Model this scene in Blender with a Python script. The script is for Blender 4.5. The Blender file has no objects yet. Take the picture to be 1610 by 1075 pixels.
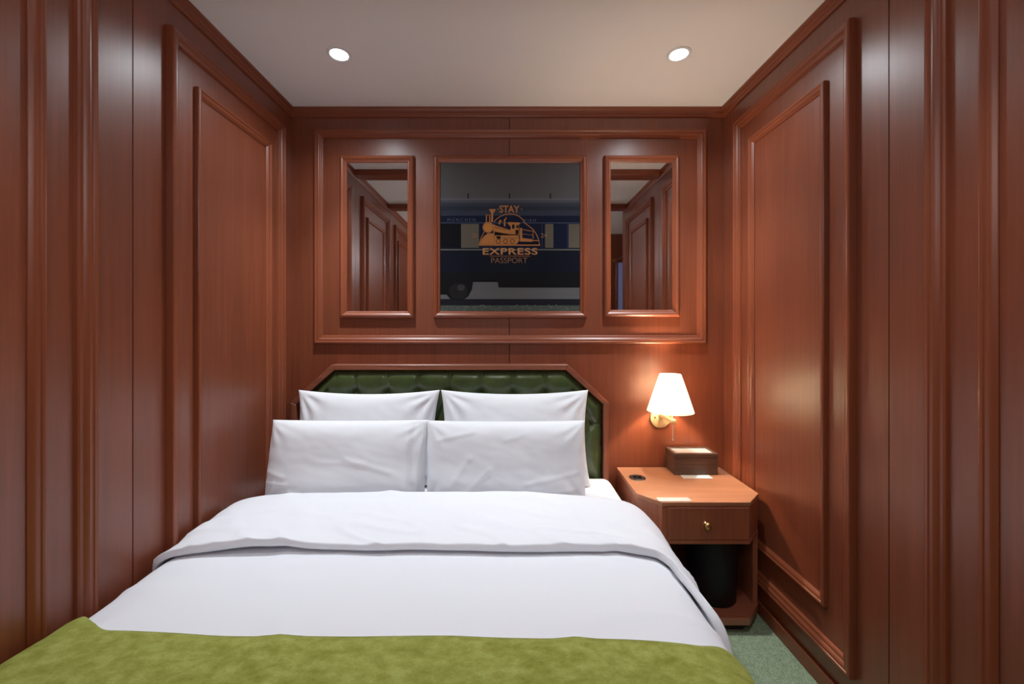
import bpy, bmesh, math, random
from mathutils import Vector, Matrix, noise
random.seed(7)
scn = bpy.context.scene
C = scn.collection
W, H, F = 1610.0, 1075.0, 640.0            # picture size and focal length in pixels
VX, VY = 799.0, 511.0                       # vanishing point of the room's length
CAMY, CAMZ = -2.024, 1.226
XL, XR, ZC, YB = -1.078, 1.071, 2.303, 0.0  # faces of the side walls, ceiling height, face of the back wall
YE = -2.80                                  # far end of the room, behind the camera

# ------------------------------------------------------------------ camera, world, exposure
cd = bpy.data.cameras.new('camera')
cam = bpy.data.objects.new('camera', cd); C.objects.link(cam)
cam.location = (0, CAMY, CAMZ); cam.rotation_euler = (math.pi/2, 0, 0)
cd.sensor_width = 36; cd.lens = 36*F/W; cd.clip_start = 0.02
cd.shift_x = (W/2-VX)/W; cd.shift_y = -(H/2-VY)/W
scn.camera = cam
wd = bpy.data.worlds.new('world'); scn.world = wd; wd.use_nodes = True
wd.node_tree.nodes['Background'].inputs[0].default_value = (0.8, 0.85, 1, 1)
wd.node_tree.nodes['Background'].inputs[1].default_value = 0.0
scn.view_settings.view_transform = 'Standard'; scn.view_settings.look = 'None'
scn.view_settings.gamma = 1; scn.view_settings.use_curve_mapping = False
scn.view_settings.exposure = 0.31

CORE_W, SPILL_W, CORE2_W, SPILL2_W, BULB_L, FILL_GLOBE_L = 46.0, 15.5, 20.0, 0.6, 800.0, 34.0
COOL = (0.855, 0.945, 1.0)
def lamp(name, kind, loc, power, col, **kw):
    l = bpy.data.lights.new(name, kind); l.energy = power; l.color = col
    for k, v in kw.items(): setattr(l, k, v)
    o = bpy.data.objects.new(name, l); o.location = loc; C.objects.link(o); return o
DOWN = [(-0.672, -0.406), (0.678, -0.406), (-0.672, -1.28), (0.678, -1.28)]
for i, (x, y) in enumerate(DOWN):
    b = lamp('downlight_beam', 'SPOT', (x, y, ZC-0.014), CORE_W if i < 2 else CORE2_W, COOL,
         spot_size=math.radians(80 if i < 2 else 84), spot_blend=1.0, shadow_soft_size=0.028)
    b.rotation_euler = (math.radians(6 if i < 2 else 0), 0, 0)     # tilted a little towards the pillows
    lamp('downlight_spill', 'SPOT', (x, y, ZC-0.014), SPILL_W if i < 2 else SPILL2_W, COOL,
         spot_size=math.radians(150), spot_blend=0.9, shadow_soft_size=0.028)

# ------------------------------------------------------------------ materials
def lin(r, g, b):
    f = lambda c: (c/255/12.92) if c/255 <= 0.04045 else ((c/255+0.055)/1.055)**2.4
    return (f(r), f(g), f(b), 1)
def mat(name, col=(0.5, 0.5, 0.5, 1), rough=0.5, metal=0.0, spec=0.5, **kw):
    m = bpy.data.materials.new(name); m.use_nodes = True
    b = m.node_tree.nodes['Principled BSDF']
    b.inputs['Base Color'].default_value = col; b.inputs['Roughness'].default_value = rough
    b.inputs['Metallic'].default_value = metal; b.inputs['Specular IOR Level'].default_value = spec
    for k, v in kw.items(): b.inputs[k].default_value = v
    return m
def nodes(m): return m.node_tree.nodes, m.node_tree.links, m.node_tree.nodes['Principled BSDF']
def coords(m, scale, kind='Object'):
    n, l, b = nodes(m)
    t = n.new('ShaderNodeTexCoord'); mp = n.new('ShaderNodeMapping'); mp.inputs['Scale'].default_value = scale
    l.new(t.outputs[kind], mp.inputs['Vector']); return mp.outputs['Vector']
def nz(m, vec, scale, detail=4, rough=0.55):
    n, l, b = nodes(m); t = n.new('ShaderNodeTexNoise')
    t.inputs['Scale'].default_value = scale; t.inputs['Detail'].default_value = detail; t.inputs['Roughness'].default_value = rough
    l.new(vec, t.inputs['Vector']); return t.outputs['Fac']
def ramp(m, fac, stops):
    n, l, b = nodes(m); r = n.new('ShaderNodeValToRGB'); l.new(fac, r.inputs[0])
    e = r.color_ramp.elements
    e[0].position, e[0].color = stops[0]; e[1].position, e[1].color = stops[-1]
    for p, c in stops[1:-1]:
        q = e.new(p); q.color = c
    return r.outputs['Color']
def bump(m, fac, strength, dist=0.002):
    n, l, b = nodes(m); bp = n.new('ShaderNodeBump')
    bp.inputs['Strength'].default_value = strength; bp.inputs['Distance'].default_value = dist
    l.new(fac, bp.inputs['Height']); l.new(bp.outputs['Normal'], b.inputs['Normal'])
def mixc(m, fac, a, b_, mode='MIX'):
    n, l, b = nodes(m); x = n.new('ShaderNodeMix'); x.data_type = 'RGBA'; x.blend_type = mode
    if isinstance(fac, float): x.inputs[0].default_value = fac
    else: l.new(fac, x.inputs[0])
    for s, v in ((6, a), (7, b_)):
        if isinstance(v, tuple): x.inputs[s].default_value = v
        else: l.new(v, x.inputs[s])
    return x.outputs[2]
def wood(name, axis, dark, mid, light, rough=0.40, fine=70.0, coat=0.65):
    m = mat(name, mid, rough, spec=0.5); n, l, b = nodes(m)
    s = [1.0, 1.0, 1.0]; s['xyz'.index(axis)] = 0.035
    v = coords(m, tuple(s))
    g1 = nz(m, v, fine, 5, 0.6); g2 = nz(m, v, 9.0, 3, 0.5)
    c = ramp(m, g1, [(0.30, dark), (0.52, mid), (0.75, light)])
    c2 = ramp(m, g2, [(0.3, (0.90, 0.89, 0.88, 1)), (0.7, (1.06, 1.06, 1.06, 1))])
    c = mixc(m, 1.0, c, c2, 'MULTIPLY')
    l.new(c, b.inputs['Base Color']); bump(m, g1, 0.02, 0.0006)
    b.inputs['Coat Weight'].default_value = coat; b.inputs['Coat Roughness'].default_value = 0.36
    return m
WD = (lin(119, 59, 36), lin(128, 65, 40), lin(138, 71, 45))
WOOD = {a: wood('cherry_wood_'+a, a, *WD) for a in 'xyz'}
WM = (lin(133, 67, 41), lin(138, 71, 43), lin(143, 74, 46))
MOLD = {a: wood('cherry_moulding_'+a, a, *WM, rough=0.38, coat=0.2) for a in 'xyz'}
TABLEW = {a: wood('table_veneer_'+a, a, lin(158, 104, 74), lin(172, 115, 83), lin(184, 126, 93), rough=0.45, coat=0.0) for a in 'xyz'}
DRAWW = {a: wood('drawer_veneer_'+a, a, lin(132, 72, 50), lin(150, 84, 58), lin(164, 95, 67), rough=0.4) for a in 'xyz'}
BOXW = wood('dark_oak', 'x', lin(58, 38, 28), lin(78, 54, 40), lin(100, 74, 56), rough=0.55, fine=110)
HEADW = {a: wood('headboard_wood_'+a, a, lin(120, 66, 44), lin(142, 80, 56), lin(156, 92, 66), rough=0.4) for a in 'xyz'}
PAINT = mat('ceiling_paint', lin(248, 244, 243), 0.8, spec=0.2)
bump(PAINT, nz(PAINT, coords(PAINT, (1, 1, 1)), 180, 2), 0.03, 0.0005)
CARPET = mat('green_carpet', lin(110, 138, 104), 0.95, spec=0.1)
_v = coords(CARPET, (1, 1, 1)); _a = nz(CARPET, _v, 260, 3, 0.7); _b = nz(CARPET, _v, 55, 3)
_c = ramp(CARPET, _a, [(0.3, lin(104, 118, 92)), (0.5, lin(150, 164, 134)), (0.68, lin(204, 208, 178))])
_c = mixc(CARPET, 1.0, _c, ramp(CARPET, _b, [(0.35, (0.8, 0.85, 0.8, 1)), (0.65, (1.1, 1.1, 1.1, 1))]), 'MULTIPLY')
nodes(CARPET)[1].new(_c, nodes(CARPET)[2].inputs['Base Color']); bump(CARPET, _a, 0.7, 0.004)
def linen(name, col, weave=900.0):
    m = mat(name, col, 0.85, spec=0.15, **{'Sheen Weight': 0.15})
    v = coords(m, (1, 1, 1)); bump(m, nz(m, v, weave, 2), 0.05, 0.0005); return m
SHEET = linen('white_cotton', lin(236, 236, 241))
PILLOWC = linen('white_pillowcase', lin(236, 236, 240))
VELVET = mat('green_velvet', lin(140, 150, 70), 0.9, spec=0.1, **{'Sheen Weight': 0.25, 'Sheen Roughness': 0.4})
VELVET.node_tree.nodes['Principled BSDF'].inputs['Sheen Tint'].default_value = lin(190, 200, 120)
_v = coords(VELVET, (1, 1.6, 1)); _a = nz(VELVET, _v, 26, 5, 0.6); _b = nz(VELVET, coords(VELVET, (1, 2.6, 1)), 170, 3, 0.7)
_c = ramp(VELVET, _a, [(0.3, lin(134, 136, 58)), (0.5, lin(154, 157, 78)), (0.72, lin(172, 176, 98))])
_c = mixc(VELVET, 1.0, _c, ramp(VELVET, _b, [(0.3, (0.82, 0.83, 0.8, 1)), (0.7, (1.1, 1.1, 1.1, 1))]), 'MULTIPLY')
nodes(VELVET)[1].new(_c, nodes(VELVET)[2].inputs['Base Color']); bump(VELVET, _b, 0.25, 0.002)
LEATHER = mat('green_leather', lin(56, 70, 38), 0.24, spec=0.6)
_v = coords(LEATHER, (1, 1, 1)); _a = nz(LEATHER, _v, 14, 4)
nodes(LEATHER)[1].new(ramp(LEATHER, _a, [(0.3, lin(58, 70, 40)), (0.7, lin(76, 90, 52))]), nodes(LEATHER)[2].inputs['Base Color'])
bump(LEATHER, nz(LEATHER, _v, 420, 2), 0.12, 0.0006)
DARKLEATHER = mat('dark_green_leather', lin(34, 48, 26), 0.4)
MIRROR = mat('mirror_silver', (0.80, 0.80, 0.80, 1), 0.015, metal=1.0)
BRASS = mat('brushed_brass', lin(214, 172, 112), 0.32, metal=1.0)
BRASS2 = mat('pale_brass', lin(204, 172, 126), 0.5, metal=0.4)
BLACK = mat('black_plastic', lin(20, 20, 26), 0.5, spec=0.3)
BLACK2 = mat('black_socket', lin(34, 24, 22), 0.35)
WHITE = mat('white_paper', lin(240, 238, 236), 0.6)
ACRYL = mat('white_acrylic', lin(206, 194, 190), 0.3)
GREYINK = mat('grey_ink', lin(176, 178, 200), 0.6)
CORD = mat('white_cord', lin(240, 236, 226), 0.5)
WHITEMETAL = mat('white_metal', lin(235, 235, 235), 0.35)
PLASTER = mat('dark_backing', lin(30, 20, 15), 0.8)
def emis(name, col, st):
    m = mat(name, (0.8, 0.8, 0.8, 1), 0.4); b = nodes(m)[2]
    b.inputs['Emission Color'].default_value = col; b.inputs['Emission Strength'].default_value = st; return m
LENS = emis('downlight_lens', (0.92, 0.96, 1, 1), 14)
FILL_GLOW = emis('fill_globe_glow', (0.95, 0.96, 1.0, 1), FILL_GLOBE_L)  # emission of the fill globe added behind the camera
BULB = emis('warm_bulb', (1.0, 0.80, 0.56, 1), BULB_L)
SHADE = bpy.data.materials.new('lit_fabric_shade'); SHADE.use_nodes = True
_n, _l = SHADE.node_tree.nodes, SHADE.node_tree.links
_n.remove(_n['Principled BSDF']); _d = _n.new('ShaderNodeBsdfDiffuse'); _t = _n.new('ShaderNodeBsdfTranslucent'); _m = _n.new('ShaderNodeMixShader')
_d.inputs[0].default_value = (0.86, 0.84, 0.80, 1); _t.inputs[0].default_value = (0.85, 0.82, 0.76, 1); _m.inputs[0].default_value = 0.55
_l.new(_d.outputs[0], _m.inputs[1]); _l.new(_t.outputs[0], _m.inputs[2]); _l.new(_m.outputs[0], _n['Material Output'].inputs['Surface'])
GLASSPANEL = emis('frosted_lit_glass', (0.42, 0.5, 1.0, 1), 0.10)
GLASSPANEL.node_tree.nodes['Principled BSDF'].inputs['Base Color'].default_value = lin(120, 128, 170)

# ------------------------------------------------------------------ mesh helpers
def obj(name, bm, m, parent=None, smooth=False, autos=None):
    bmesh.ops.recalc_face_normals(bm, faces=bm.faces[:])
    me = bpy.data.meshes.new(name); bm.to_mesh(me); bm.free()
    o = bpy.data.objects.new(name, me); C.objects.link(o); me.materials.append(m)
    if smooth or autos:
        for p in me.polygons: p.use_smooth = True
    if autos: me.set_sharp_from_angle(angle=math.radians(autos))
    if parent: put(o, parent)
    return o
def put(o, parent):
    o.parent = parent; o.matrix_parent_inverse = Matrix.Translation(-Vector(world_loc(parent)))
def world_loc(o):
    l = Vector(o.location)
    while o.parent:
        # parents keep their children in world coordinates through the inverse
        return l
    return l
def thing(name, label, cat, loc, group=None):
    o = bpy.data.objects.new(name, None); C.objects.link(o); o.location = loc; o.empty_display_size = 0.05
    return tag(o, label, cat, group)
def tag(o, label, cat, group=None):
    o['label'] = label; o['category'] = cat
    if group: o['group'] = group
    return o
def struct(o, label=None):
    o['kind'] = 'structure'
    if label: o['label'] = label
    return o
def box(bm, x0, x1, y0, y1, z0, z1, bev=0.0, seg=1):
    g = bmesh.ops.create_cube(bm, size=1.0)['verts']
    bmesh.ops.transform(bm, verts=g, matrix=Matrix.Translation(((x0+x1)/2, (y0+y1)/2, (z0+z1)/2)) @ Matrix.Diagonal((x1-x0, y1-y0, z1-z0, 1)))
    if bev:
        es = list({e for v in g for e in v.link_edges})
        bmesh.ops.bevel(bm, geom=es, offset=bev, segments=seg, profile=0.5, affect='EDGES')
    return bm
def bx(*a, **k): return box(bmesh.new(), *a, **k)
def prism(pts, z0, z1, bev=0.0):
    bm = bmesh.new(); n = len(pts)
    lo = [bm.verts.new((x, y, z0)) for x, y in pts]; hi = [bm.verts.new((x, y, z1)) for x, y in pts]
    bm.faces.new(lo[::-1]); bm.faces.new(hi)
    for i in range(n): bm.faces.new((lo[i], lo[(i+1) % n], hi[(i+1) % n], hi[i]))
    if bev: bmesh.ops.bevel(bm, geom=bm.edges[:], offset=bev, segments=1, affect='EDGES')
    return bm
def lathe(prof, loc, seg=32, axis='z', close=False):
    bm = bmesh.new(); rings = []
    for r, h in prof:
        ring = []
        for k in range(seg):
            a = 2*math.pi*k/seg; c, s = r*math.cos(a), r*math.sin(a)
            p = (c, s, h) if axis == 'z' else (c, -h, s)
            ring.append(bm.verts.new((loc[0]+p[0], loc[1]+p[1], loc[2]+p[2])))
        rings.append(ring)
    m = len(rings)
    for i in range(m if close else m-1):
        a, b = rings[i], rings[(i+1) % m]
        for k in range(seg): bm.faces.new((a[k], a[(k+1) % seg], b[(k+1) % seg], b[k]))
    if not close:
        if prof[0][0] > 1e-6: bm.faces.new(rings[0])
        if prof[-1][0] > 1e-6: bm.faces.new(rings[-1])
    bmesh.ops.remove_doubles(bm, verts=bm.verts[:], dist=1e-6)
    return bm
def tube(bm, pts, r, seg=8):
    rings = []
    for i, p in enumerate(pts):
        p = Vector(p); d = (Vector(pts[min(i+1, len(pts)-1)])-Vector(pts[max(i-1, 0)])).normalized()
        u = d.orthogonal().normalized(); v = d.cross(u)
        rings.append([bm.verts.new(p+r*(math.cos(2*math.pi*k/seg)*u+math.sin(2*math.pi*k/seg)*v)) for k in range(seg)])
    for a, b in zip(rings, rings[1:]):
        for k in range(seg): bm.faces.new((a[k], a[(k+1) % seg], b[(k+1) % seg], b[k]))
    bm.faces.new(rings[0]); bm.faces.new(rings[-1]); return bm
def shell(top, bot):
    """closed cloth from an outer and an inner grid of points"""
    bm = bmesh.new(); n, m = len(top), len(top[0])
    T = [[bm.verts.new(p) for p in r] for r in top]; B = [[bm.verts.new(p) for p in r] for r in bot]
    for i in range(n-1):
        for j in range(m-1):
            bm.faces.new((T[i][j], T[i+1][j], T[i+1][j+1], T[i][j+1]))
            bm.faces.new((B[i][j], B[i][j+1], B[i+1][j+1], B[i+1][j]))
    for j in range(m-1):
        bm.faces.new((T[0][j], T[0][j+1], B[0][j+1], B[0][j])); bm.faces.new((T[-1][j+1], T[-1][j], B[-1][j], B[-1][j+1]))
    for i in range(n-1):
        bm.faces.new((T[i+1][0], T[i][0], B[i][0], B[i+1][0])); bm.faces.new((T[i][-1], T[i+1][-1], B[i+1][-1], B[i][-1]))
    return bm
# mouldings: profile = (distance from the frame's outer edge inwards, height off the wall)
P_OUTER = [(0, 0), (0, .018), (.002, .022), (.006, .024), (.011, .023), (.013, .020), (.015, .0195), (.021, .0205), (.025, .018), (.028, .013), (.030, .0115), (.036, .011), (.040, .008), (.042, 0)]
P_INNER = [(0, 0), (0, .013), (.002, .016), (.006, .0175), (.010, .016), (.012, .013), (.018, .0125), (.023, .009), (.027, .004), (.029, .003), (.029, 0)]
P_FRAME = [(0, 0), (0, .013), (.003, .018), (.008, .022), (.013, .023), (.018, .021), (.023, .016), (.026, .013), (.030, .0125), (.034, .008), (.035, 0)]
def frame_rails(name, to3, grain, u0, u1, v0, v1, prof, mats, parent):
    """four mitred strips; to3(u, v, h) places wall coordinates; grain = wall axis letters of u and v"""
    c = [(u0, v0), (u1, v0), (u1, v1), (u0, v1)]; d = [(1, 1), (-1, 1), (-1, -1), (1, -1)]
    for k in range(4):
        a, b = k, (k+1) % 4; bm = bmesh.new()
        R = [[bm.verts.new(to3(c[q][0]+d[q][0]*p, c[q][1]+d[q][1]*p, h)) for p, h in prof] for q in (a, b)]
        n = len(prof)
        for i in range(n): bm.faces.new((R[0][i], R[0][(i+1) % n], R[1][(i+1) % n], R[1][i]))
        bm.faces.new(R[0]); bm.faces.new(R[1][::-1])
        obj(name, bm, mats[grain[0] if k % 2 == 0 else grain[1]], parent, autos=32)

# ------------------------------------------------------------------ room shell
struct(obj('floor', bx(XL-.1, XR+.5, YE-.1, .1, -.08, 0), CARPET), 'mottled green carpet floor')
struct(obj('ceiling', bx(XL-.1, XR+.5, YE-.1, .1, ZC, ZC+.08), PAINT), 'plain off-white painted ceiling')
wb = struct(obj('wall_back', bx(XL-.1, XR+.1, .018, .09, 0, ZC), PLASTER), 'wood panelled wall behind the bed')
wl = struct(obj('wall_left', bx(XL-.1, XL-.018, YE, .018, 0, ZC), PLASTER), 'wood panelled wall at the left')
wr = struct(obj('wall_right', bx(XR+.018, XR+.1, -1.75, .018, 0, ZC), PLASTER), 'wood panelled wall at the right')
we = struct(obj('wall_front', bx(XL-.1, XR+.5, YE-.09, YE, 0, ZC), WOOD['z']), 'plain wood wall behind the viewer')
# closet recess in the right wall, near the entry
wc = struct(obj('wall_closet', bx(XR+.42, XR+.5, YE, -1.66, 0, ZC), WOOD['z']), 'inner wall of the open closet')
struct(obj('trim_1', bx(XR, XR+.42, -1.80, -1.735, 0, ZC), WOOD['z']), 'closet side board')
g = 0.0018
tB = lambda u, v, h: (u, -h, v)
pb1 = obj('wall_panel', bx(XL-.018, .006-g, 0, .018, 0, ZC), WOOD['z'], wb)
pb2 = obj('wall_panel', bx(.006+g, XR+.018, 0, .018, 0, ZC), WOOD['z'], wb)
SB = 2.024/F
def bz(py): return CAMZ+(VY-py)*SB
def bX(px): return (px-VX)*SB
frame_rails('panel_moulding', tB, 'xz', bX(496), bX(1108.5), bz(540), bz(205), [(a, b*.85) for a, b in P_OUTER], MOLD, wb)
def side_panel(wall, X, s, y0, y1, frames=True):
    """one board of the side wall between two grooves; s = direction of the room"""
    x0, x1 = sorted((X, X-s*.018))
    p = obj('wall_panel', bx(x0, x1, y0+g, y1-g, 0, ZC), WOOD['z'], wall)
    return p
def side_frames(p, X, s, yo, yi):
    t = lambda u, v, h: (X+s*h, u, v)
    frame_rails('panel_moulding', t, 'yz', yo[0], yo[1], .135, 2.172, P_OUTER, MOLD, p)
    frame_rails('panel_moulding', t, 'yz', yi[0], yi[1], .281, 2.046, P_INNER, MOLD, p)
GL = [-.855, -1.715]
p = side_panel(wl, XL, 1, GL[0], 0); side_frames(p, XL, 1, (-.742, -.085), (-.626, -.189))
p = side_panel(wl, XL, 1, GL[1], GL[0]); side_frames(p, XL, 1, (-1.63, -.973), (-1.515, -1.085))
p = side_panel(wl, XL, 1, YE, GL[1]); side_frames(p, XL, 1, (-2.50, -1.83), (-2.385, -1.945))
GR = [-.879, -1.735]
p = side_panel(wr, XR, -1, GR[0], 0); side_frames(p, XR, -1, (-.772, -.118), (-.660, -.228))
p = side_panel(wr, XR, -1, GR[1], GR[0]); side_frames(p, XR, -1, (-1.64, -.995), (-1.528, -1.108))
# baseboards
def base(name, b, grain): struct(obj(name, b, MOLD[grain], autos=30))
base('baseboard_back', bx(XL, XR, -.012, 0, 0, .058, bev=.003), 'x')
base('baseboard_left', bx(XL, XL+.012, YE, -.012, 0, .058, bev=.003), 'y')
base('baseboard_right', bx(XR-.012, XR, -1.735, -.012, 0, .058, bev=.003), 'y')
# crown mouldings and ceiling beams
CP = [(0, 0), (.005, 0), (.008, .006), (.008, .012), (.011, .016), (.011, .028), (.015, .032), (.019, .036), (.019, .046), (0, .046)]
def crown(name, ends):
    """ends: functions from (out, up) to 3-D at either end"""
    bm = bmesh.new(); R = [[bm.verts.new(f(a, h)) for a, h in CP] for f in ends]; n = len(CP)
    for i in range(n): bm.faces.new((R[0][i], R[0][(i+1) % n], R[1][(i+1) % n], R[1][i]))
    bm.faces.new(R[0]); bm.faces.new(R[1][::-1]); return bm
zc = ZC-.046
struct(obj('trim_2', crown('', [lambda a, h: (XL+a, -a, zc+h), lambda a, h: (XR-a, -a, zc+h)]), MOLD['x'], autos=30), 'wooden crown moulding of the back wall')
struct(obj('trim_3', crown('', [lambda a, h: (XL+a, -a, zc+h), lambda a, h: (XL+a, YE, zc+h)]), MOLD['y'], autos=30), 'wooden crown moulding of the left wall')
struct(obj('trim_4', crown('', [lambda a, h: (XR-a, -a, zc+h), lambda a, h: (XR-a, -1.735, zc+h)]), MOLD['y'], autos=30), 'wooden crown moulding of the right wall')
struct(obj('trim_5', bx(XL+.02, XR-.02, -.91, -.80, ZC-.04, ZC, bev=.004), MOLD['x']), 'wooden beam across the ceiling')
struct(obj('trim_6', bx(XL+.02, XR-.02, -1.70, -1.60, ZC-.04, ZC, bev=.004), MOLD['x']), 'wooden beam across the ceiling near the entry')
gb = thing('added_fill_globe', 'unseen glowing globe added in the entry behind the viewer as fill light', 'lamp', (-0.12, -2.35, 1.95))  # added out of view to brighten the ceiling and the room
obj('globe', lathe([(.02, .078)]+[(.085*math.sin(math.radians(a)), .085*math.cos(math.radians(a))) for a in range(20, 180, 10)]+[(0, -.085)], (-.12, -2.35, 1.95), 28), FILL_GLOW, gb, smooth=True)
obj('bracket', tube(bmesh.new(), [(-.12, -2.35, ZC), (-.12, -2.35, 2.03)], .008), BRASS, gb, smooth=True)
# door in the front wall and lit frosted pane by the closet
dr = struct(obj('door_1', bx(-.45, .40, YE, YE+.03, 0, 2.05, bev=.004), WOOD['z']), 'wooden entry door')
frame_rails('door_moulding', lambda u, v, h: (u, YE+.03+h, v), 'xz', -.36, .31, .15, 1.92, P_INNER, MOLD, dr)
obj('door_handle', tube(bmesh.new(), [(.32, YE+.03, 1.0), (.32, YE+.075, 1.0), (.22, YE+.075, 1.0)], .009), BRASS, dr, smooth=True)
wi = struct(obj('window_1', bx(1.27, 1.40, YE, YE+.02, .5, 2.0, bev=.003), WOOD['z']), 'narrow frosted glass window by the closet')
obj('pane', bx(1.295, 1.375, YE+.02, YE+.024, .54, 1.96), GLASSPANEL, wi)
cr = thing('clothes_rail', 'brass clothes rail in the open closet, seen in the right mirror', 'rail', (1.3, -2.3, 1.98))
obj('rod', tube(bmesh.new(), [(1.26, YE, 1.98), (1.26, -1.80, 1.98)], .011), BRASS, cr, smooth=True)
for y in (YE+.006, -1.806): obj('rail_flange', lathe([(.024, -.006), (.024, .006)], (1.26, y, 1.98), 20, 'y'), BRASS, cr, autos=40)

# ------------------------------------------------------------------ ceiling downlights
for i, (x, y) in enumerate(DOWN):
    lab = ['lit recessed downlight in the ceiling above the left pillows', 'lit recessed downlight in the ceiling above the wall lamp',
           'lit recessed downlight above the foot of the bed, nearer the left wall', 'lit recessed downlight above the floor strip by the right wall'][i]
    d = thing('ceiling_downlight', lab, 'downlight', (x, y, ZC), 'recessed ceiling downlights')
    obj('trim_ring', lathe([(.034, 0), (.047, 0), (.047, -.003), (.044, -.005), (.036, -.004), (.034, -.002)], (x, y, ZC), 36, close=True), WHITEMETAL, d, autos=30)
    obj('lens', lathe([(.034, 0), (.034, -.0015), (0.0, -.0025)], (x, y, ZC), 36), LENS, d, smooth=True)

# ------------------------------------------------------------------ mirrors and framed picture on the back wall
def wall_frame(name, label, cat, px, group=None):
    x0, x1, y0, y1 = px
    t = thing(name, label, cat, ((bX(x0)+bX(x1))/2, 0, bz(y1)), group)
    frame_rails('frame_rail', tB, 'xz', bX(x0), bX(x1), bz(y1), bz(y0), P_FRAME, MOLD, t)
    return t
for px, lab in (((535.5, 652, 246, 500), 'tall wood-framed mirror left of the train picture'), ((949, 1067, 246, 498), 'tall wood-framed mirror right of the train picture, above the lamp')):
    t = wall_frame('wall_mirror', lab, 'mirror', px, 'framed mirrors over the bed')
    obj('mirror_glass', bx(bX(px[0])+.02, bX(px[1])-.02, -.0065, -.0002, bz(px[3])+.02, bz(px[2])-.02), MIRROR, t)
pic = wall_frame('framed_picture', 'wood-framed dark print of a blue railway carriage with a gold locomotive emblem', 'picture', (682, 922, 246, 500))
YP = -.0062
SP = (2.024+YP)/F
def pX(px): return (px-VX)*SP
def pz(py): return CAMZ+(VY-py)*SP
prints = {}
def ink(rgb):
    if rgb not in prints: prints[rgb] = mat('print_ink_%d' % len(prints), lin(*rgb), 0.5, spec=0.12)
    return prints[rgb]
def flat(pts, lay, bm=None):
    """flat printed polygon, pts in picture pixels"""
    bm = bm or bmesh.new()
    y = YP-.00012*lay
    bm.faces.new([bm.verts.new((pX(a), y, pz(b))) for a, b in pts]); return bm
def rect(x0, x1, y0, y1): return [(x0, y0), (x1, y0), (x1, y1), (x0, y1)]
def orient(o):
    me = o.data
    for pl in me.polygons:
        if pl.normal.y > 0: pl.flip()
    return o
pp = obj('photo_print', bx(pX(688), pX(916), YP, -.0002, pz(490), pz(252)), ink((84, 83, 84)), pic)
def band(name, y0, y1, rgb, lay=1, x0=688, x1=916):
    return orient(obj(name, flat(rect(x0, x1, y0, y1), lay), ink(rgb), pp))
# carriage roof, body, stripes
for y0, y1, rgb in ((311, 315, (92, 93, 98)), (315, 319, (72, 75, 84)), (319, 324, (52, 56, 68)), (324, 331, (42, 47, 60)), (331, 339, (50, 56, 70))):
    band('carriage_roof', y0, y1, rgb)
band('carriage_body', 339, 443, (14, 22, 46))
band('carriage_body', 391, 428, (12, 17, 32), 2)
for y0, y1, rgb in ((349.8, 350.8, (74, 84, 104)), (391.5, 393.4, (104, 102, 92)), (428, 429, (40, 50, 66))): band('stripe', y0, y1, rgb, 3)
for x in (736, 801, 865.5): orient(obj('roof_vent', flat(rect(x-1.3, x+1.3, 304, 312), 3), ink((40, 40, 43)), pp))
orient(obj('carriage_window', flat(rect(690, 724, 352, 389), 3), ink((9, 10, 16)), pp))
for x0, x1 in ((725, 753), (857, 870), (894, 914)): orient(obj('carriage_window', flat(rect(x0, x1, 352, 389.5), 3), ink((96, 90, 78)), pp))
for x in (852, 892): orient(obj('stripe', flat(rect(x, x+.8, 350, 391), 3), ink((54, 62, 82)), pp))
# snow, underframe, wheel, track
band('snow', 438, 472, (92, 92, 93), 1)
orient(obj('underframe', flat([(688, 428), (916, 428), (916, 452), (784, 452), (782, 441), (744, 442), (742, 455), (736, 466), (730, 470), (708, 470), (702, 463), (688, 463)], 4), ink((15, 15, 18)), pp))
bm = bmesh.new(); flat([(721+15*math.cos(a*math.pi/12), 458+13*math.sin(a*math.pi/12)) for a in range(24)], 5, bm)
orient(obj('carriage_wheel', bm, ink((30, 29, 30)), pp))
bm = bmesh.new(); flat([(725+6*math.cos(a*math.pi/8), 452+5*math.sin(a*math.pi/8)) for a in range(16)], 6, bm)
orient(obj('wheel_hub', bm, ink((54, 52, 52)), pp))
band('rail_track', 470, 480, (26, 26, 34), 5)
band('ballast', 480, 490, (72, 78, 72), 5)
bm = bmesh.new(); rr = random.Random(3)
for _ in range(70):
    x, y = rr.uniform(691, 912), rr.uniform(479, 488); flat(rect(x, x+rr.uniform(1, 4), y, y+rr.uniform(.6, 1.6)), 6, bm)
o = orient(obj('ballast_stones', bm, ink((100, 106, 100)), pp)); o['kind'] = 'stuff'
# gold emblem: coordinates of a close-up, e(x, y) turns them into picture pixels
def e(x, y): return (735+x/9.35, 310+y/9.35)
def epoly(pts, lay, bm=None): return flat([e(*q) for q in pts], lay, bm)
def stroke(pts, w, lay, bm):
    for (x0, y0), (x1, y1) in zip(pts, pts[1:]):
        dx, dy = x1-x0, y1-y0; L = math.hypot(dx, dy) or 1; nx, ny = -dy/L*w/2, dx/L*w/2; ex, ey = dx/L*w/4, dy/L*w/4
        epoly([(x0+nx-ex, y0+ny-ey), (x1+nx+ex, y1+ny+ey), (x1-nx+ex, y1-ny+ey), (x0-nx-ex, y0-ny-ey)], lay, bm)
def circ(cx, cy, r, n=24, ry=None): return [(cx+r*math.cos(2*math.pi*k/n), cy+(ry or r)*math.sin(2*math.pi*k/n)) for k in range(n)]
GOLD, GOLD2, GOLD3, INKD = (176, 116, 66), (150, 92, 46), (190, 128, 62), (18, 16, 20)
bm = bmesh.new()
epoly([(176, 700), (200, 625), (250, 565), (300, 530), (388, 530), (400, 700)], 8, bm)
epoly(circ(303, 443, 80), 8, bm)
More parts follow.
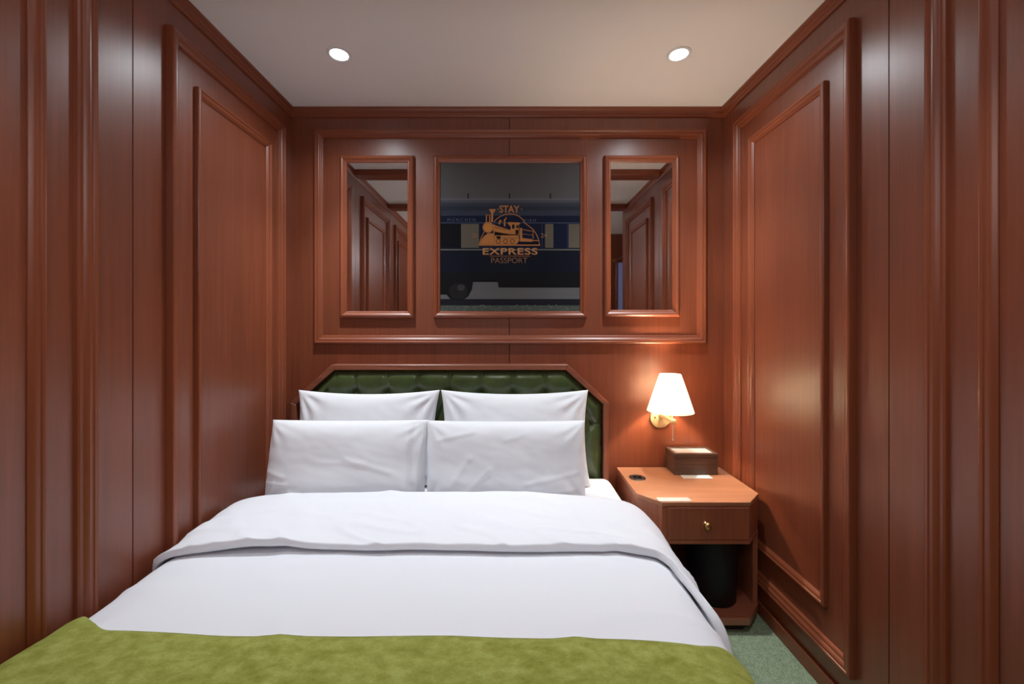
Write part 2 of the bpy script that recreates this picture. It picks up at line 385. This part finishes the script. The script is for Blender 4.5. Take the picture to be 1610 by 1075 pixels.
epoly([(346, 365), (352, 240), (322, 192), (318, 174), (415, 174), (412, 192), (378, 240), (374, 365)], 8, bm)
stroke([(276, 370), (280, 262), (326, 262), (328, 370)], 16, 8, bm); stroke([(268, 256), (340, 256)], 10, 8, bm)
epoly([(375, 395), (430, 420), (630, 485), (640, 560), (385, 560)], 8, bm)
epoly([(458, 400), (462, 350), (480, 330), (505, 345), (505, 362), (485, 358), (482, 400)], 8, bm)
epoly([(535, 425), (535, 320), (560, 320), (560, 290), (572, 290), (572, 325), (555, 335), (560, 430)], 8, bm)
epoly([(585, 380), (610, 366), (770, 372), (772, 398), (755, 400), (765, 560), (625, 560), (628, 480), (640, 440)], 8, bm)
epoly([(395, 545), (750, 545), (760, 640), (720, 690), (400, 695)], 8, bm)
epoly([(772, 450), (802, 455), (806, 600), (955, 618), (955, 655), (770, 650)], 8, bm)
stroke([(802, 474), (965, 502), (965, 612)], 9, 8, bm); stroke([(806, 540), (965, 560)], 5, 8, bm); stroke([(955, 637), (1052, 637)], 12, 8, bm)
stroke([(172, 704), (1066, 704)], 17, 8, bm)
stroke([(392, 362), (430, 318), (490, 278), (560, 254), (632, 246), (700, 254), (760, 282), (810, 325), (850, 385)], 12, 8, bm)
stroke([(850, 385), (905, 425), (965, 475), (1010, 540), (1042, 610), (1058, 700)], 12, 8, bm)
stroke([(172, 700), (190, 620), (225, 550), (250, 500)], 10, 8, bm)
stroke([(330, 866), (920, 866)], 6, 8, bm)
o = orient(obj('gold_emblem', bm, ink(GOLD), pp)); o['label'] = 'gold steam locomotive emblem'
bm = bmesh.new(); epoly(circ(305, 442, 52), 9, bm)
for k in range(5): stroke([(215+38*k, 690), (262+22*k, 590)], 7, 9, bm)
stroke([(385, 478), (628, 512)], 10, 9, bm); stroke([(385, 520), (640, 540)], 8, 9, bm)
orient(obj('emblem_shading', bm, ink(GOLD3), pp))
bm = bmesh.new()
for q in ([(655, 402), (692, 402), (692, 462), (655, 462)], [(425, 570), (490, 575), (485, 615), (430, 610)], [(720, 410), (752, 410), (752, 455), (720, 455)],
          [(705, 480), (752, 480), (752, 540), (705, 540)], [(395, 505), (400, 545), (620, 552), (622, 545)], [(800, 672), (1050, 655), (1050, 688), (800, 688)]): epoly(q, 9, bm)
for cx in (455, 560, 660):
    for k in range(16):
        a, b = 2*math.pi*k/16, 2*math.pi*(k+1)/16
        epoly([(cx+34*math.cos(a), 650+34*math.sin(a)), (cx+34*math.cos(b), 650+34*math.sin(b)), (cx+26*math.cos(b), 650+26*math.sin(b)), (cx+26*math.cos(a), 650+26*math.sin(a))], 9, bm)
stroke([(400, 440), (560, 482)], 6, 9, bm); stroke([(520, 600), (740, 600)], 6, 9, bm)
orient(obj('emblem_line_work', bm, ink(INKD), pp))
def text(s, px, rgb, lay=8, bold=0.0, name='lettering', space=1.0):
    """lettering fitted into the picture rectangle px = x0, x1, y0, y1"""
    cu = bpy.data.curves.new('lettering', 'FONT'); cu.body = s; cu.offset = bold; cu.space_character = space
    tmp = bpy.data.objects.new('lettering', cu); C.objects.link(tmp)
    dg = bpy.context.evaluated_depsgraph_get(); dg.update()
    me = bpy.data.meshes.new_from_object(tmp.evaluated_get(dg))
    bpy.data.objects.remove(tmp); bpy.data.curves.remove(cu)
    xs = [v.co.x for v in me.vertices]; ys = [v.co.y for v in me.vertices]
    x0, x1, y0, y1 = px
    for v in me.vertices:
        a = (v.co.x-min(xs))/(max(xs)-min(xs)); b = (v.co.y-min(ys))/(max(ys)-min(ys))
        v.co = (pX(x0+a*(x1-x0)), YP-.00012*lay, pz(y1+b*(y0-y1)))
    o = bpy.data.objects.new(name, me); C.objects.link(o); me.materials.clear(); me.materials.append(ink(rgb)); me.update(); put(o, pp)
    o['label'] = 'printed word '+s
    return orient(o)
def ebox(x0, x1, y0, y1): a, b = e(x0, y0), e(x1, y1); return (a[0], b[0], a[1], b[1])
text('STAY', ebox(470, 765, 122, 228), GOLD, 8, .022)
text('EXPRESS', ebox(225, 1030, 746, 845), (186, 132, 84), 8, .016, space=1.08)
text('PASSPORT', ebox(350, 880, 890, 968), (150, 112, 82), 8, -.012)
text('20', ebox(68, 140, 532, 590), (150, 104, 80), 8); text('24', ebox(1078, 1166, 530, 592), (150, 112, 80), 8)
text('MÜNCHEN', (703.6, 747.3, 342, 348.2), (84, 92, 112), 4, space=1.6); text('WIEN', (821, 842.5, 344.2, 348.4), (84, 92, 112), 4, space=1.6)
for cx in (448, 795): orient(obj('printed_dot', epoly(circ(cx, 176, 9, 10), 8), ink(GOLD), pp))

# ------------------------------------------------------------------ headboard
HX0, HX1, HB, HT, HCH, HCZ = -1.050, .486, .30, 1.035, .197, .182   # outline
HC = (HX0+HX1)/2
hb = thing('headboard', 'buttoned green leather headboard with clipped corners in a wood frame', 'headboard', (HC, 0, 0))
def outline(i):
    k = i*.42
    return [(HX0+i, HB), (HX0+i, HT-HCZ-k), (HX0+HCH+k, HT-i), (HX1-HCH-k, HT-i), (HX1-i, HT-HCZ-k), (HX1-i, HB)]
oo, ii = outline(0), outline(.026)
for k in range(5):
    bm = bmesh.new(); pts = [oo[k], oo[k+1], ii[k+1], ii[k]]
    f_ = [bm.verts.new((x, -.060, z)) for x, z in pts]; b_ = [bm.verts.new((x, 0 if k in (1, 2, 3) else -.013, z)) for x, z in pts]
    bm.faces.new(f_); bm.faces.new(b_[::-1])
    for q in range(4): bm.faces.new((f_[q], b_[q], b_[(q+1) % 4], f_[(q+1) % 4]))
    bmesh.ops.bevel(bm, geom=bm.edges[:], offset=.0025, segments=1, affect='EDGES')
    obj('frame_rail', bm, HEADW['x' if k in (1, 2, 3) else 'z'], hb)
obj('back_board', bx(HX0+.03, HX1-.03, -.02, -.013, HB, HT-HCZ-.02), DARKLEATHER, hb)
BS, R1, R2, R3 = .153, .888, .750, .612
btn = [(HC+BS*k, R1) for k in range(-3, 4)] + [(HC+BS*(k+.5), R2) for k in range(-5, 5)] + [(HC+BS*k, R3) for k in range(-4, 5)] + [(HC+BS*(k+.5), R3-.138) for k in range(-5, 5)]
segs = []
for x, z in btn:
    if z == R1: segs.append(((x, z), (x, HT+.1)))
    for s in (-1, 1):
        q = (x+s*BS/2, z-.138)
        if any(abs(q[0]-a)+abs(q[1]-b) < .01 for a, b in btn): segs.append(((x, z), q))
for s in (-1, 1):
    segs.append(((HC+s*BS*4.5, R2), (HC+s*(BS*4.5+.2), R2))); segs.append(((HC+s*BS*4.5, R2), (HC+s*BS*3.9, R1+.02)))
def dseg(x, z, a, b):
    dx, dz = b[0]-a[0], b[1]-a[1]; t = max(0, min(1, ((x-a[0])*dx+(z-a[1])*dz)/(dx*dx+dz*dz)))
    return math.hypot(x-a[0]-t*dx, z-a[1]-t*dz)
LX0, LX1 = HX0+.0265, HX1-.0265
def ztop(x):
    d = min(x-LX0, LX1-x); zt = ii[2][1]
    return min(zt-.0005, ii[1][1]+d*(ii[2][1]-ii[1][1])/(ii[2][0]-ii[1][0])-.0005)
n, m_ = 230, 96
front, back = [], []
for i in range(n+1):
    x = LX0+(LX1-LX0)*i/n; zt = ztop(x); fr, br = [], []
    for j in range(m_+1):
        z = HB+.02+(zt-HB-.02)*j/m_
        d = .040
        ch = min(x-LX0, LX1-x, zt-z, (zt-z)*.74 if (x-LX0 < HCH or LX1-x < HCH) else 9)
        d -= .030*math.exp(-(max(ch, 0)/.017)**1.25)                    # rolls back at the frame
        dsm = min(dseg(x, z, a, b) for a, b in segs)
        d -= .011*math.exp(-dsm/.009)
        db = min(math.hypot(x-a, z-b) for a, b in btn)
        d -= .016*math.exp(-(db/.024)**1.3)
        fr.append((x, -.018-max(d, .002), z)); br.append((x, -.016, z))
    front.append(fr); back.append(br)
obj('leather_pad', shell(front, back), LEATHER, hb, smooth=True)
for x, z in btn:
    if z > .58 and LX0+.02 < x < LX1-.02:
        obj('button', lathe([(.0105, -.006), (.0105, .001), (.008, .005), (0, .0065)], (x, -.036, z), 12, 'y'), DARKLEATHER, hb, smooth=True)

# ------------------------------------------------------------------ bed
MX0, MX1 = -1.035, .490
bed = thing('bed', 'double bed base with a thick mattress in a white fitted sheet', 'bed', ((MX0+MX1)/2, -1.05, 0))
obj('bed_base', bx(MX0+.03, MX1-.03, -2.04, -.066, .04, .24, bev=.01), mat('grey_base_cloth', lin(120, 112, 104), .9), bed)
for x in (MX0+.12, MX1-.12):
    for y in (-.2, -1.9): obj('bed_foot', lathe([(.022, 0), (.028, .05)], (x, y, 0), 16), BLACK, bed, smooth=True)
bm = bx(MX0, MX1, -2.05, -.064, .24, .5, bev=.045, seg=5)
obj('mattress', bm, SHEET, bed, smooth=True)

PROF = [(-1.0475, .36), (-1.047, .44), (-1.042, .485), (-1.020, .515), (-.97, .533), (-.85, .545), (-.55, .552), (-.25, .553), (.1, .55), (.30, .544), (.40, .535), (.455, .520), (.492, .493), (.512, .455), (.520, .40), (.528, .30), (.540, .12)]
def catmull(pts, sub=14):
    out = []; P = [pts[0]]+pts+[pts[-1]]
    for i in range(1, len(P)-2):
        for k in range(sub):
            t = k/sub; p0, p1, p2, p3 = P[i-1], P[i], P[i+1], P[i+2]
            out.append(tuple(.5*(2*p1[q]+(p2[q]-p0[q])*t+(2*p0[q]-5*p1[q]+4*p2[q]-p3[q])*t*t+(3*p1[q]-p0[q]-3*p2[q]+p3[q])*t**3) for q in (0, 1)))
    return out+[pts[-1]]
def resample(pts, n):
    L = [0]
    for a, b in zip(pts, pts[1:]): L.append(L[-1]+math.hypot(b[0]-a[0], b[1]-a[1]))
    out, k = [], 0
    for i in range(n+1):
        s = L[-1]*i/n
        while k < len(L)-2 and L[k+1] < s: k += 1
        t = (s-L[k])/max(L[k+1]-L[k], 1e-9); a, b = pts[k], pts[k+1]
        out.append((a[0]+(b[0]-a[0])*t, a[1]+(b[1]-a[1])*t))
    return out
NS = 190
SEC = resample(catmull(PROF), NS)
NRM = []
for i in range(NS+1):
    a, b = SEC[max(i-1, 0)], SEC[min(i+1, NS)]; d = math.hypot(b[0]-a[0], b[1]-a[1]); NRM.append((-(b[1]-a[1])/d, (b[0]-a[0])/d))
def sm(a, b, x): t = max(0, min(1, (x-a)/(b-a))); return t*t*(3-2*t)
def nv(x, y, z=0.0): return noise.noise(Vector((x, y, z)))
def creases(x, y, seed=0.0):
    """shallow cloth folds running across the bed plus fine pressed lines"""
    w = nv(x*1.3+seed, y*5.5, seed)*.0045+nv(x*3.5, y*11+seed, 3.1)*.0022+nv(x*9+seed, y*9, 1.7)*.0008
    r = 1-abs(nv(x*2.2+y*1.1+seed, y*4.2-x*.9, 7.7+seed)); w += .0045*max(0, r-.86)/.14
    return w
def onsec(i, y, off):
    (x, z), (nx, nz_) = SEC[i], NRM[i]
    # keep cloth off the wall and out of the way of its moulding
    X = x+nx*off
    return (max(X, -1.0525), y, z+nz_*off)
du = thing('duvet', 'white cotton duvet with its head end folded back below the pillows', 'duvet', (-.27, -1.2, .5))
ys = [-.485-(2.08-.485)*k/110 for k in range(111)]
top, bot = [], []
for i in range(NS+1):
    x, z = SEC[i]; side = sm(.48, .15, z) if x > 0 else 0
    tr, br = [], []
    for y in ys:
        o_ = creases(x if not side else x+z, y)*(1-.4*side)
        o_ += side*.012*math.sin(y*9+nv(y*2, 1)*2)*(1 if x > 0 else 0)
        dip = -.010*sm(-1.0, -1.12, y)*(1-sm(-1.12, -1.3, y))*0
        tr.append(onsec(i, y, o_+dip)); br.append(onsec(i, y, o_-.018 if side == 0 and z > .53 else -.010 + o_*side))
    top.append(tr); bot.append(br)
obj('duvet_cover', shell(top, bot), SHEET, du, smooth=True)
# folded-back head end, a thick flap whose front lip waves
def lip(i):
    x, z = SEC[i]; y = -.826+.020*nv(x*1.9, 4.4)+.008*nv(x*6, 2.2)
    if x > .40: y -= .20*sm(.43, .525, x)+.05*sm(.47, .3, z)
    if x < -.85: y -= .0*sm(-.85, -1.05, x)
    return y
def lift(i):
    x, z = SEC[i]
    return .004+.013*math.exp(-((x+.74)/.13)**2)+.004*math.exp(-((x+.25)/.25)**2)+.005*(nv(x*3.1, 9.4)+.3)
top, bot = [], []
NT = 46
for i in range(NS+1):
    x, z = SEC[i]; yl = lip(i); tr, br = [], []
    side = sm(.48, .2, z) if x > 0 else sm(.5, .42, z)
    lf = max(.004, lift(i))*(1-.6*side)
    for k in range(NT+1):
        t = k/NT; t2 = 1-(1-t)**1.6; y = -.455+(yl+.455)*t2
        base_ = creases(x, y)*(1-.4*side)+(.012*math.sin(y*9+nv(y*2, 1)*2)*side if x > 0 else 0) if y < -.47 else 0
        th = .019*(1-.25*side)
        puff = .016*math.exp(-((y+.60)/.16)**2)*(1-side)
        hump = .018*sm(-.56, -.44, y)*(1-side)*(1-sm(.1, .42, x))
        edge = math.sqrt(max(0, 1-max(0, (t-.93)/.07)**2))       # rounded lip
        edge0 = math.sqrt(max(0, 1-max(0, (.10-t)/.10)**2))      # rounded fold at the head end
        wr = .0035*nv(x*3+5, y*13, 2)+.002*nv(x*11+y*9, y*14-x*7, 5.5)
        r_ = 1-abs(nv(x*5.5+y*7, y*6-x*2.2, 2.9)); wr += .006*max(0, r_-.82)/.18*sm(-.5, -.75, y)*(1-side)
        lb = base_+.004+lf*sm(.55, 1.0, t)
        o_t = lb+th*(.35+.65*edge*(.55+.45*edge0))+(puff+hump)*edge0+wr
        tr.append(onsec(i, y, o_t)); br.append(onsec(i, y, lb if y < -.47 else lb-.012*sm(-.47, -.44, y)))
    top.append(tr); bot.append(br)
obj('folded_flap', shell(top, bot), SHEET, du, smooth=True)

# runner across the foot
top, bot = [], []
for i in range(NS+1):
    x, z = SEC[i]; side = sm(.48, .15, z) if x > 0 else 0
    if x < -.5 and z < .475: continue
    yf = -1.150+.035*sm(-.55, -.95, x)+.075*sm(-.88, -1.06, x)+.006*nv(x*4, 8)+.030*sm(.40, .51, x)-.04*sm(.45, .2, z)*(x > 0)
    tr, br = [], []
    for k in range(61):
        y = yf+(-1.86-yf)*k/60
        o_ = creases(x if not side else x+z, y)*(1-.4*side)+(side*.012*math.sin(y*9+nv(y*2, 1)*2) if x > 0 else 0)
        b_ = o_+.003+.010*sm(-.90, -1.05, x); e_ = math.sqrt(min(1, (k+.15)/2.2))
        tr.append(onsec(i, y, b_+.008*e_+.0015*nv(x*4, y*8, 3))); br.append(onsec(i, y, b_))
    top.append(tr); bot.append(br)
tag(obj('bed_runner', shell(top, bot), VELVET, None, smooth=True), 'olive green velvet bed runner across the lower part of the white duvet', 'bed runner')

# ------------------------------------------------------------------ pillows
def pillow(name, label, cx, cy, zb, w, h, t, tilt, seed, yaw=0.0, pinch=.045, ear=0.0, p=2.6, flap=0, calm=1.0, fan=.7, lines=()):
    n, m = 72, 48; f_, b_ = [], []
    R = Matrix.Translation((cx, cy, zb)) @ Matrix.Rotation(yaw, 4, 'Z') @ Matrix.Rotation(-tilt, 4, 'X')
    for i in range(n+1):
        u = -1+2*i/n; fr, br = [], []
        for j in range(m+1):
            v = -1+2*j/m
            # edges drawn in between the corners
            U = u*(1-pinch*(1-v*v)*abs(u)**3); V = v*(1-pinch*1.5*(1-u*u)*abs(v)**3)
            X = U*w/2*(1-.007*(1-v)); Z = (V+1)*h/2
            k = max(0, 1-abs(u)**p)**.55*max(0, 1-abs(v)**p)**.5
            tt = t/2*k
            cu = 1-k
            wr = .005*nv(u*1.6+seed, v*1.8, seed)+.0012*nv(u*6+seed, v*7+u*3, seed+4)
            for cu, cv in ((-1, -1), (1, -1), (-1, 1), (1, 1)):
                dx, dy = (u-cu)*w/h, v-cv; rc = math.hypot(dx, dy); an = math.atan2(abs(dy), abs(dx))
                wr += fan*.007*math.sin(an*13+seed*2+cu+2*cv+1.5*nv(u*2, v*2, seed))*math.exp(-((rc-.42)/.36)**2)*sm(.03, .25, an)*sm(1.54, 1.35, an)
            for a, b, amp in lines:
                dl = dseg(u*w/h, v, (a[0]*w/h, a[1]), (b[0]*w/h, b[1]))
                wr += amp*math.exp(-(dl/.045)**2)
            wr *= min(1, k*3)*calm
            sag = .012*math.sin(v*math.pi)*0
            y = -tt-wr; yb = tt*.8+wr*.4
            if flap and u > .80: y += .010*sm(.80, .84, u)*min(1, k*3)
            fr.append(R @ Vector((X, y-.0015, Z))); br.append(R @ Vector((X, yb+.0015, Z)))
        f_.append(fr); b_.append(br)
    o = obj(name, shell(f_, b_), PILLOWC, None, smooth=True)
    return tag(o, label, 'pillow', 'white pillows at the head of the bed')
pillow('pillow', 'white pillow leaning on the headboard at the left, behind another', -.650, -.200, .503, .660, .428, .135, .19, 1.3, pinch=.062)
pillow('pillow', 'white pillow leaning on the headboard at the right, behind another', .030, -.200, .503, .688, .428, .135, .19, 5.1, pinch=.062)
pillow('pillow', 'white front pillow standing nearer the left wall', -.659, -.388, .503, .655, .334, .15, .22, 8.7, pinch=.016, p=4.2, flap=1, fan=.35,
       lines=[((.05, .10), (.62, -.22), .0035), ((-.2, .02), (.3, .0), .002), ((-.95, -.2), (-.7, -.32), .004), ((-.95, -.45), (-.65, -.5), .004), ((-.9, -.7), (-.5, -.66), .003)])
pillow('pillow', 'white front pillow standing on the side nearer the wall lamp', -.009, -.380, .503, .656, .330, .15, .16, 3.4, pinch=.016, p=4.2, fan=.35,
       lines=[((-.75, -.75), (-.45, .15), .003), ((-.5, -.7), (-.2, -.1), .003), ((-.85, .55), (-.4, .75), .003), ((.25, -.45), (.9, -.2), .0025), ((.2, -.75), (.85, -.6), .0025), ((.0, .55), (.25, .72), .002)])

# ------------------------------------------------------------------ bedside table
NX0, NX1, NF, NC = .535, 1.044, -.413, .086
TZ = .525
def top_outline(i=0.0):
    return [(NX0+i, -.013), (NX0+i, NF+NC+i*.4), (NX0+NC-.012+i*.4, NF+i), (NX1-NC-i*.4, NF+i), (NX1-i, NF+NC+i*.4), (NX1-i, -.013)]
bt = thing('bedside_table', 'wooden bedside table with clipped corners and one drawer, beside the bed', 'bedside table', ((NX0+NX1)/2, NF/2, 0))
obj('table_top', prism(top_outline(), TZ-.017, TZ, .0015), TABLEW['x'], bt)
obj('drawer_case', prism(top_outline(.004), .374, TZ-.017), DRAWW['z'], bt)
obj('lower_lip', prism(top_outline(.002), .358, .374, .001), DRAWW['x'], bt)
dw = obj('drawer', bx(NX0+NC+.012, NX1-NC-.006, NF-.001, NF+.008, .3765, TZ-.021, bev=.0012), DRAWW['z'], bt)
obj('knob', lathe([(.009, 0), (.009, .002), (.005, .004), (.005, .012), (.011, .015), (.0145, .021), (.013, .027), (.006, .030), (0, .0305)], (.780, NF-.001, CAMZ-(825-VY)/F*1.60), 20, 'y'), BRASS, dw, smooth=True)
obj('side_panel', bx(NX1-.022, NX1-.002, NF+NC+.004, -.02, .066, .358), DRAWW['z'], bt)
obj('side_panel', bx(NX0+.002, NX0+.020, NF+NC+.004, -.02, .066, .358), DRAWW['z'], bt)
obj('back_panel', bx(NX0+.02, NX1-.022, -.032, -.016, .066, .358), DRAWW['z'], bt)
obj('base_shelf', prism(top_outline(.001), .036, .066, .002), DRAWW['x'], bt)
obj('plinth', prism(top_outline(.030), 0, .036), mat('plinth_dark', lin(40, 22, 16), .7), bt)
sk = obj('socket', lathe([(.037, 0), (.037, .0015), (.035, .003), (0.0, .003)], (.593, -.155, TZ), 32), BLACK2, bt, autos=30)
obj('socket_slot', bx(.587, .599, -.168, -.142, TZ+.003, TZ+.0036), BLACK, sk)
obj('socket_ring', lathe([(.019, .003), (.0205, .0038), (.022, .003)], (.593, -.155, TZ), 28), mat('socket_grey', lin(70, 52, 46), .4), sk, smooth=True)

# things on the table
wbx = thing('wooden_box', 'dark brown wooden box with a pale glass lid on the bedside table', 'box', (.880, -.066, TZ))
bX0, bX1, bY0, bY1, bZ = .776, .980, -.122, -.016, TZ+.098
bm = bmesh.new()
o_ = bx(bX0, bX1, bY0, bY1, TZ, bZ-.018, bev=.0015); obj('box_body', o_, BOXW, wbx)
ld = obj('box_lid', bx(bX0-.001, bX1+.001, bY0-.001, bY1+.001, bZ-.017, bZ-.003, bev=.0012), BOXW, wbx)
for a in ((bX0-.001, bX1+.001, bY0-.001, bY0+.013), (bX0-.001, bX1+.001, bY1-.012, bY1+.001), (bX0-.001, bX0+.014, bY0+.013, bY1-.012), (bX1-.014, bX1+.001, bY0+.013, bY1-.012)):
    obj('lid_rail', bx(*a, bZ-.003, bZ+.003, bev=.001), BOXW, ld)
gl = obj('lid_window', bx(bX0+.014, bX1-.014, bY0+.013, bY1-.012, bZ-.003, bZ-.001), ACRYL, wbx)
cdX = .802
o = obj('paper_card', bx(cdX, .935, -.166, -.126, TZ, TZ+.0022), WHITE); tag(o, 'small white card lying against the foot of the wooden box', 'card')
sg = thing('label_plate', 'narrow white translucent label plate at the front edge of the bedside table', 'label', (.65, -.385, TZ))
bm = bmesh.new(); x0, x1, y0, y1 = .575, .706, -.407, -.371
pts = []
for cx, cy, a0 in ((x1-.008, y1-.008, 0), (x0+.008, y1-.008, 90), (x0+.008, y0+.008, 180), (x1-.008, y0+.008, 270)):
    for k in range(5): a = math.radians(a0+k*22.5); pts.append((cx+.008*math.cos(a), cy+.008*math.sin(a)))
pts = [(max(x, .602-(y+.371)*-0.0) if False else x, y) for x, y in pts]
obj('plate', prism([(x+.024, y) for x, y in pts], TZ, TZ+.002), ACRYL, sg)
for y, a, b in ((-.384, .622, .652), (-.390, .620, .648), (-.384, .690, .716)): obj('printed_line', bx(a, b, y-.0012, y+.0012, TZ+.002, TZ+.0022), GREYINK, sg)

# waste bin on the base shelf
wbn = thing('waste_bin', 'round black waste bin standing under the bedside table', 'bin', (.878, -.262, .066))
obj('bin_body', lathe([(.0, .003), (.092, .003), (.094, 0), (.096, .003), (.106, .278), (.106, .283), (.102, .283), (.101, .278), (.090, .012), (0, .012)], (.878, -.262, .066), 48), BLACK, wbn, autos=40)
obj('bin_rim', lathe([(.1055, .270), (.1085, .272), (.1085, .284), (.104, .286), (.102, .283)], (.878, -.262, .066), 48), BLACK, wbn, smooth=True)

# ------------------------------------------------------------------ wall lamp
LXc, LY = .754, -.130
wlp = thing('wall_lamp', 'lit brass swing-arm wall lamp with a white conical shade and pull cord', 'lamp', (LXc, 0, .77))
bp_ = obj('back_plate', lathe([(.051, 0), (.052, .003), (.050, .012), (.046, .0145), (0, .015)], (LXc, 0, .768), 40, 'y'), BRASS2, wlp, autos=35)
for dx, dz in ((-.030, .004), (.030, .004)): obj('screw', lathe([(.0045, 0), (.0045, .002), (0, .003)], (LXc+dx, -.0145, .768+dz), 12, 'y'), BRASS, bp_, autos=40)
obj('arm', bx(LXc-.011, LXc+.011, -.178, -.012, .776, .797, bev=.005, seg=3), BRASS2, wlp, autos=40)
obj('lamp_holder', lathe([(.008, .795), (.008, .842), (.017, .845), (.017, .890), (.014, .895)], (LXc, LY, 0), 20), BRASS2, wlp, autos=40)
obj('added_bulb_baffle', lathe([(.016, .889), (.029, .891), (.029, .894), (.016, .893)], (LXc, LY, 0), 28, close=True), BRASS2, wlp, autos=40)  # disc added under the bulb to keep its light off the table
obj('bulb', lathe([(.012, .893), (.020, .905), (.025, .922), (.022, .938), (.012, .948), (0, .951)], (LXc, LY, 0), 20), BULB, wlp, smooth=True)
ZS0, ZS1, RS0, RS1 = .826, .997, .104, .048
sh = obj('lamp_shade', lathe([(RS0, ZS0), (RS1, ZS1), (RS1-.002, ZS1), (RS0-.002, ZS0)], (LXc, LY, 0), 56, close=True), SHADE, wlp, autos=40)
bm = bmesh.new()
for k in range(3):
    a = math.radians(90+120*k); tube(bm, [(LXc+.008*math.cos(a), LY+.008*math.sin(a), .958), (LXc+(RS1-.003)*math.cos(a)*1.06, LY+(RS1-.003)*math.sin(a)*1.06, .980)], .0012, 6)
tube(bm, [(LXc, LY, .950), (LXc, LY, .962)], .009, 10)
obj('shade_spider', bm, BRASS, sh)
obj('pull_cord', tube(bmesh.new(), [(LXc, LY-.016, .85), (LXc, LY-.024, .82), (LXc+.002, LY-.026, .76), (LXc+.002, LY-.026, .702)], .0022, 6), CORD, wlp, smooth=True)
obj('cord_bead', lathe([(0, .694), (.0032, .697), (.0028, .704), (0, .708)], (LXc+.002, LY-.026, 0), 10), CORD, wlp, smooth=True)
